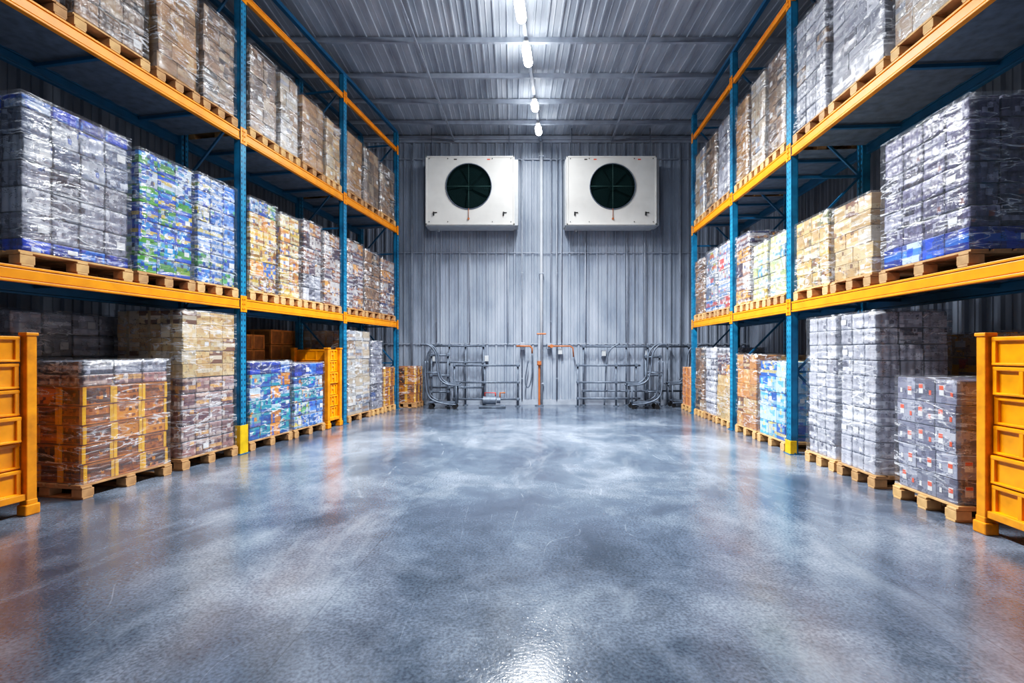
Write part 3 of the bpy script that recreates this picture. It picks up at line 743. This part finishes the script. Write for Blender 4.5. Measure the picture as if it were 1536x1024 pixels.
# ------------------------------------------------------------------ evaporator units
def evap(xl, xr, cx, label, marks):
    yf, yb, zb, zt = 12.75, 13.3, 4.93, 6.79
    e = obj('evaporator_unit', None, None, ((xl+xr)/2, yf, zb), 0, label=label, category='cooling unit', group='wall evaporator units')
    w = xr-xl; hh = zt-zb; dp = yb-yf; c = cx-(xl+xr)/2; cz = 5.97-zb; R = .605
    bm = bmesh.new(); n = 64
    inner = []; outer = []
    for k in range(n):
        a = 2*math.pi*k/n; ca, sa = math.cos(a), math.sin(a)
        inner.append((c+R*ca, cz+R*sa))
        tx = ((w/2-c) if ca > 0 else (-w/2-c))/ca if abs(ca) > 1e-6 else 1e9
        tz = ((hh-cz) if sa > 0 else (-cz))/sa if abs(sa) > 1e-6 else 1e9
        t = min(tx, tz); outer.append([c+t*ca, cz+t*sa])
    for qx in (-w/2, w/2):
        for qz in (0, hh):
            i = min(range(n), key=lambda i: (outer[i][0]-qx)**2+(outer[i][1]-qz)**2); outer[i] = [qx, qz]
    vi = [bm.verts.new((x, 0, z)) for x, z in inner]; vo = [bm.verts.new((x, 0, z)) for x, z in outer]
    vb = [bm.verts.new((x, dp, z)) for x, z in outer]; vr = [bm.verts.new((x, .16, z)) for x, z in inner]
    for k in range(n):
        j = (k+1) % n
        bm.faces.new((vi[k], vi[j], vo[j], vo[k])); bm.faces.new((vo[k], vo[j], vb[j], vb[k]))
        f = bm.faces.new((vi[k], vr[k], vr[j], vi[j])); f.material_index = 1
    bm.faces.new(vb); bm.faces.new(vr).material_index = 1
    obj('casing', mesh_of(bm, 'casing', [WHITE, DKGREEN]), e)
    def edge(bm):
        for sx in (-1, 1): bm_box(bm, (sx*(w/2-.02), -.008, hh/2), (.04, .016, hh), 0, .004)
        for z in (.02, hh-.02): bm_box(bm, (0, -.008, z), (w, .016, .04), 0, .004)
    quick('front_flange', e, [WHITE], edge)
    def ring(bm):
        m = 48
        prof = [(R, .0), (R, -.02), (R+.015, -.025), (R+.025, -.012), (R+.025, 0)]
        rs = [[bm.verts.new((c+r*math.cos(2*math.pi*k/m), y, cz+r*math.sin(2*math.pi*k/m))) for k in range(m)] for r, y in prof]
        for a, b in zip(rs, rs[1:]):
            for k in range(m):
                bm.faces.new((a[k], a[(k+1) % m], b[(k+1) % m], b[k])).smooth = True
    quick('fan_bezel', e, [GREY_METAL], ring)
    for k in range(5):
        def bl(bm, k=k):
            a0 = k*2*math.pi/5; rows = []
            for i in range(5):
                r = .1+(R-.14)*i/4; sw = .5+.08*i/4; off = .15*i/4
                rows.append([bm.verts.new((c+r*math.cos(a0+off+t*sw), .09+.03*t, cz+r*math.sin(a0+off+t*sw))) for t in (-1, -.3, .3, 1)])
            for a, b in zip(rows, rows[1:]):
                for q in range(3): bm.faces.new((a[q], a[q+1], b[q+1], b[q])).smooth = True
        quick('fan_blade', e, [BLADE], bl)
    quick('fan_hub', e, [BLADE], lambda bm: bm_cyl(bm, (c, .09, cz), .09, .1, 'Y', 24))
    def grille(bm):
        for q in range(1, 25):
            r = R*q/24
            bm_pipe(bm, [(c+r*math.cos(t*2*math.pi/32), -.008, cz+r*math.sin(t*2*math.pi/32)) for t in range(33)], .003, 4)
    quick('grille', e, [GRILL], grille)
    quick('grille_cross', e, [CROSS], lambda bm: [bm_pipe(bm, [(c, -.018, cz), (c+R*math.cos(t*math.pi/2), -.018, cz+R*math.sin(t*math.pi/2))], .006, 6) for t in range(4)])
    quick('drain_pan', e, [PANGREY], lambda bm: (bm_box(bm, (0, dp/2, -.012), (w-.02, dp-.01, .024), 0, .006), bm_cyl(bm, (-w/2+.3, dp*.7, -.05), .03, .08)))
    quick('side_panel', e, [PANGREY], lambda bm: bm_box(bm, (w/2+.05, dp/2+.05, hh/2-.02), (.1, dp-.1, hh-.06), 0, .01))
    quick('side_panel', e, [PANGREY], lambda bm: bm_box(bm, (-w/2-.015, dp/2+.05, hh/2-.02), (.03, dp-.1, hh-.06), 0, .008))
    for qx in (-w/2+.22, w/2-.3):
        quick('latch', e, [BLACK], lambda bm: (bm_box(bm, (0, -.02, 0), (.04, .03, .1), 0, .008), bm_box(bm, (.05, -.015, .03), (.08, .02, .02), 0, .004)), (qx, 0, .3))
    for qx in (-w/2+.1, -w/4, w/4, w/2-.1):
        for qz in (.08, hh-.07):
            quick('screw', e, [BLACK], lambda bm: bm_cyl(bm, (0, -.014, 0), .012, .02, 'Y', 8), (qx, 0, qz))
    quick('pull_tag', e, [ORPIPE], lambda bm: (bm_pipe(bm, [(0, -.02, .3), (0, -.025, .05)], .008), bm_cyl(bm, (0, -.025, .02), .03, .02, 'Y', 12)), (c, 0, .14))
    for mx in marks:
        quick('warning_sticker', e, [LABELO if mx[1] else BLACK], lambda bm: bm_box(bm, (0, -.006, 0), (.08, .006, .025)), (mx[0], 0, hh-.09))
    for qx in (-w/2+.15, w/2-.15):
        quick('hanger_bracket', e, [GREY_METAL], lambda bm: (bm_box(bm, (0, .1, .02), (.08, .08, .04)), bm_pipe(bm, [(0, .1, .02), (0, .1, .8)], .012)), (qx, 0, hh))
evap(-2.34, .07, (703-768)/706*12.75, 'white wall-mounted evaporator unit with one round dark green fan', [(-.4, 0), (.5, 1)])
evap(1.48, 3.92, (919-768)/706*12.75, 'white wall-mounted evaporator unit with dark green fan and red marks', [(-.45, 1), (.75, 1), (-.7, 0)])

# ------------------------------------------------------------------ rear equipment
def guard_rail(x0, x1, y, zs, posts, label):
    e = obj('guard_rail', None, None, (x0, y, 0), 0, label=label, category='guard rail')
    for z in zs:
        quick('rail', e, [GREY_METAL], lambda bm: bm_pipe(bm, [(0, 0, z), (x1-x0, 0, z)], .026))
    for px in posts:
        quick('post', e, [GREY_METAL], lambda bm: (bm_pipe(bm, [(0, .04, 0), (0, .04, max(zs)+.06)], .026), bm_cyl(bm, (0, .04, .01), .07, .02)), (px-x0, 0, 0))
        for z in zs:
            quick('fitting', e, [GREY_METAL], lambda bm: bm_box(bm, (0, .015, 0), (.08, .1, .07), 0, .01), (px-x0, 0, z))
guard_rail(-1.62, .22, 12.85, (.2, .66, 1.12), (-1.58, -.75, .16), 'low grey tubular steel guard rail with three bars')
guard_rail(-2.3, -.75, 13.12, (.5, 1.2, 1.66), (-2.25, -1.75, -1.3, -.8), 'tall grey tubular rail in front of the wall')
guard_rail(-2.25, -1.7, 12.8, (.4, .85, 1.4), (-2.2, -1.75), 'short grey tubular steel rail frame')
guard_rail(1.76, 3.5, 12.85, (.22, .66, 1.12), (1.8, 2.85, 3.4), 'low grey tubular steel guard rail with three bars')
guard_rail(3.62, 4.08, 12.85, (.4, .85, 1.35), (3.66, 4.04), 'short grey tubular steel rail frame')
guard_rail(1.95, 5.0, 13.14, (.4, 1.64,), (2.0, 3.2, 3.8, 4.35, 4.95), 'tall grey tubular rail in front of the wall')

def trolley(x, y, sgn, label):
    e = obj('tubular_trolley', None, None, (x, y, 0), 0, label=label, category='trolley', group='tubular trolleys by the wall')
    for yy in (-.17, .17):
        quick('curved_side_tube', e, [GREY_METAL], lambda bm: (
            bm_pipe(bm, smooth_path([(sgn*-.42, yy, .62), (sgn*-.1, yy, .64), (sgn*.12, yy, .78), (sgn*.2, yy, 1.1), (sgn*.24, yy, 1.45), (sgn*.4, yy, 1.66), (sgn*.62, yy, 1.68)]), .022),
            bm_pipe(bm, smooth_path([(sgn*-.3, yy, .12), (sgn*.1, yy, .16), (sgn*.42, yy, .34), (sgn*.5, yy, .8), (sgn*.5, yy, 1.25)]), .02),
            bm_pipe(bm, [(sgn*-.3, yy, .12), (sgn*-.3, yy, .63)], .018),
            bm_pipe(bm, [(sgn*.16, yy, .95), (sgn*.5, yy, .95)], .016)))
    quick('handle', e, [GREY_METAL], lambda bm: bm_pipe(bm, [(sgn*.62, -.17, 1.68), (sgn*.62, .17, 1.68)], .022))
    quick('tray', e, [GREY_METAL], lambda bm: (bm_box(bm, (sgn*-.15, 0, .66), (.46, .34, .03), 0, .006), bm_box(bm, (sgn*.08, 0, .17), (.7, .32, .03), 0, .006)))
    for xx in (-.26, .36):
        for yy in (-.15, .15):
            quick('caster', e, [BLACK], lambda bm: (bm_cyl(bm, (0, 0, .06), .06, .035, 'Y', 16), bm_box(bm, (0, 0, .11), (.03, .05, .08))), (sgn*xx, yy, 0))
trolley(-1.75, 12.4, -1, 'bent grey tubular steel trolley beside the guard rail')
trolley(3.42, 12.4, 1, 'bent grey tubular steel trolley beside the guard rail')
trolley(4.6, 12.78, 1, 'bent grey tubular steel trolley near the rack end')
for x, sg in ((-2.42, 1), (2.55, 1)):
    e = obj('bent_pipe', None, None, (x, 13.0, 0), 0, label='bent grey steel pipe standing against the wall rail', category='pipe')
    quick('pipe_run', e, [GREY_METAL], lambda bm: bm_pipe(bm, smooth_path([(0, 0, .02), (sg*.03, 0, .6), (sg*.06, 0, 1.2), (sg*.16, 0, 1.55), (sg*.42, 0, 1.72)]), .022))
e = obj('stand_pipe', None, None, (.75, 12.95, 0), 0, label='orange and pale steel stand pipe with a flat cap', category='pipe stand')
quick('lower_pole', e, [ORPIPE], lambda bm: bm_cyl(bm, (0, 0, .58), .03, 1.16))
quick('upper_pole', e, [PALE_METAL], lambda bm: bm_cyl(bm, (0, 0, 1.56), .04, .8))
quick('valve', e, [ORPIPE], lambda bm: (bm_cyl(bm, (0, 0, 1.18), .06, .12), bm_cyl(bm, (0, -.09, 1.18), .05, .03, 'Y')))
quick('cap', e, [ORPIPE], lambda bm: bm_box(bm, (.06, 0, 1.985), (.26, .1, .04), 0, .012))
quick('base_plate', e, [GREY_METAL], lambda bm: bm_cyl(bm, (0, 0, .015), .12, .03))
e = obj('hose_bracket', None, None, (.4, 13.1, 1.65), 0, label='orange pipe arm with a hanging grey hose on wall', category='hose')
quick('arm', e, [ORPIPE], lambda bm: bm_pipe(bm, [(-.28, 0, 0), (.1, 0, 0), (.16, 0, -.06), (.16, 0, -.2)], .024))
quick('hose', e, [GREY_METAL], lambda bm: bm_pipe(bm, smooth_path([(.16, 0, -.2), (.17, 0, -.6), (.12, 0, -1.0), (.04, 0, -1.15), (-.03, 0, -1.0), (-.0, 0, -.7), (.05, 0, -.4)]), .018))
quick('wall_plate', e, [PALE_METAL], lambda bm: bm_box(bm, (-.1, .12, 0), (.14, .14, .2), 0, .01))
e = obj('pipe_arm', None, None, (1.0, 13.14, 1.65), 0, label='orange horizontal pipe arm with valve fixed to the wall', category='pipe')
quick('arm', e, [ORPIPE], lambda bm: bm_pipe(bm, [(0, 0, 0), (.62, 0, 0), (.7, 0, -.05), (.72, 0, -.3)], .02))
quick('valve_wheel', e, [ORPIPE], lambda bm: bm_cyl(bm, (.1, -.05, 0), .05, .025, 'Y', 16))
quick('wall_plate', e, [PALE_METAL], lambda bm: bm_box(bm, (.05, .1, 0), (.12, .12, .16), 0, .01))
e = obj('floor_pump', None, None, (-.52, 12.55, 0), 0, label='small steel floor pump with a red handle', category='pump')
quick('skid_frame', e, [GREY_METAL], lambda bm: (bm_box(bm, (0, 0, .05), (.7, .28, .03), 0, .006), bm_pipe(bm, [(-.35, -.12, .02), (.35, -.12, .02)], .02), bm_pipe(bm, [(-.35, .12, .02), (.35, .12, .02)], .02)))
quick('motor', e, [GREY_METAL], lambda bm: (bm_cyl(bm, (-.08, 0, .2), .11, .34, 'X', 20), bm_cyl(bm, (.16, 0, .2), .08, .1, 'X', 20)))
quick('handle', e, [RED], lambda bm: bm_pipe(bm, [(-.2, 0, .3), (-.2, 0, .4), (.08, 0, .4), (.08, 0, .3)], .016))
quick('outlet', e, [ORPIPE], lambda bm: bm_pipe(bm, [(.2, 0, .24), (.2, 0, .4), (.34, 0, .4)], .02))
for px, z in ((650, 1.3), (730, 1.3), (905, 1.45), (970, 1.45), (840, 1.5)):
    e = obj('junction_box', None, None, (wx(px), 13.27, z), 0, label='small grey electrical junction box on ribbed wall', category='junction box')
    quick('enclosure', e, [PALE_METAL], lambda bm: bm_box(bm, (0, 0, 0), (.13, .1, .17), 0, .01))
    quick('lid', e, [PANGREY], lambda bm: bm_box(bm, (0, -.056, 0), (.11, .012, .15), 0, .004))

# ------------------------------------------------------------------ lamps
def emis(name, c, s):
    m, t, p, o = nt(name)
    p.inputs['Base Color'].default_value = (1, 1, 1, 1)
    p.inputs['Emission Color'].default_value = c; p.inputs['Emission Strength'].default_value = s
    return m
TUBE = emis('lit_tube_diffuser', (.94, .97, 1, 1), 46)
TUBE2 = emis('lit_tube_diffuser_dim', (.94, .97, 1, 1), 16)
for y, L, en, spr in ((12.3, .42, 12, 180), (11.1, .36, 120, 180), (9.2, .62, 420, 125), (7.9, .7, 440, 115), (6.6, .8, 260, 130), (5.2, .8, 170, 180), (3.8, .8, 90, 180), (2.4, .8, 28, 180), (.6, .9, 6, 180), (-1.6, .9, 6, 180)):
    x = -.87+.127*y
    e = obj('ceiling_lamp', None, None, (x, y, H-.22), -.126, label='bright white tube lamp hung under the ceiling sheets', category='ceiling lamp', group='tube lamps along the aisle')
    quick('housing', e, [WHITE], lambda bm: (bm_box(bm, (0, 0, -.03), (.1, L, .03), 0, .008), bm_pipe(bm, [(0, -.15, -.02), (0, -.15, .14)], .008), bm_pipe(bm, [(0, .15, -.02), (0, .15, .14)], .008)))
    def cap(bm, L=L):
        r = .085; m = 14; rings = []
        ys = [-L/2+r*(1-math.cos(a*math.pi/8)) for a in range(5)]+[L/2-r*(1-math.cos(a*math.pi/8)) for a in range(4, -1, -1)]
        rs = [r*math.sin(a*math.pi/8) for a in range(5)]+[r*math.sin(a*math.pi/8) for a in range(4, -1, -1)]
        for yy, rr in zip(ys, rs):
            rr = max(rr, .004)
            rings.append([bm.verts.new((rr*math.cos(2*math.pi*k/m), yy, -.125+rr*.9*math.sin(2*math.pi*k/m))) for k in range(m)])
        for a, b in zip(rings, rings[1:]):
            for k in range(m): bm.faces.new((a[k], a[(k+1) % m], b[(k+1) % m], b[k])).smooth = True
        bm.faces.new(rings[0]); bm.faces.new(rings[-1][::-1])
    quick('diffuser', e, [TUBE2 if (y > 12 or y < 3) else TUBE], cap)
    l = bpy.data.lights.new('lamp_light', 'AREA'); l.shape = 'RECTANGLE'; l.size = .12; l.size_y = L
    l.energy = en; l.color = (.94, .97, 1); l.spread = math.radians(spr)
    lo_ = obj('lamp_light', l, e, (0, 0, -.215))
    if 7 < y < 10: lo_.rotation_euler = (0, math.radians(-9), 0)

w = bpy.data.worlds.new('world'); scene.world = w; w.use_nodes = True
w.node_tree.nodes['Background'].inputs[0].default_value = (.6, .7, .85, 1); w.node_tree.nodes['Background'].inputs[1].default_value = .2

# ------------------------------------------------------------------ camera
cam = bpy.data.cameras.new('camera'); cam.lens = 36*706/1536; cam.sensor_width = 36; cam.shift_y = 15/1536
co = bpy.data.objects.new('camera', cam); co.location = (0, 0, 1.5); co.rotation_euler = (math.pi/2, 0, 0)
COL.objects.link(co); scene.camera = co
vs = scene.view_settings
vs.view_transform = 'Standard'; vs.look = 'None'; vs.exposure = 0.0
vs.use_curve_mapping = True
cu = vs.curve_mapping.curves[3]
cu.points.new(.05, .04); cu.points.new(.2, .205); cu.points.new(.5, .56)
vs.curve_mapping.update()
print('objects', len(bpy.data.objects), 'loads', nload)
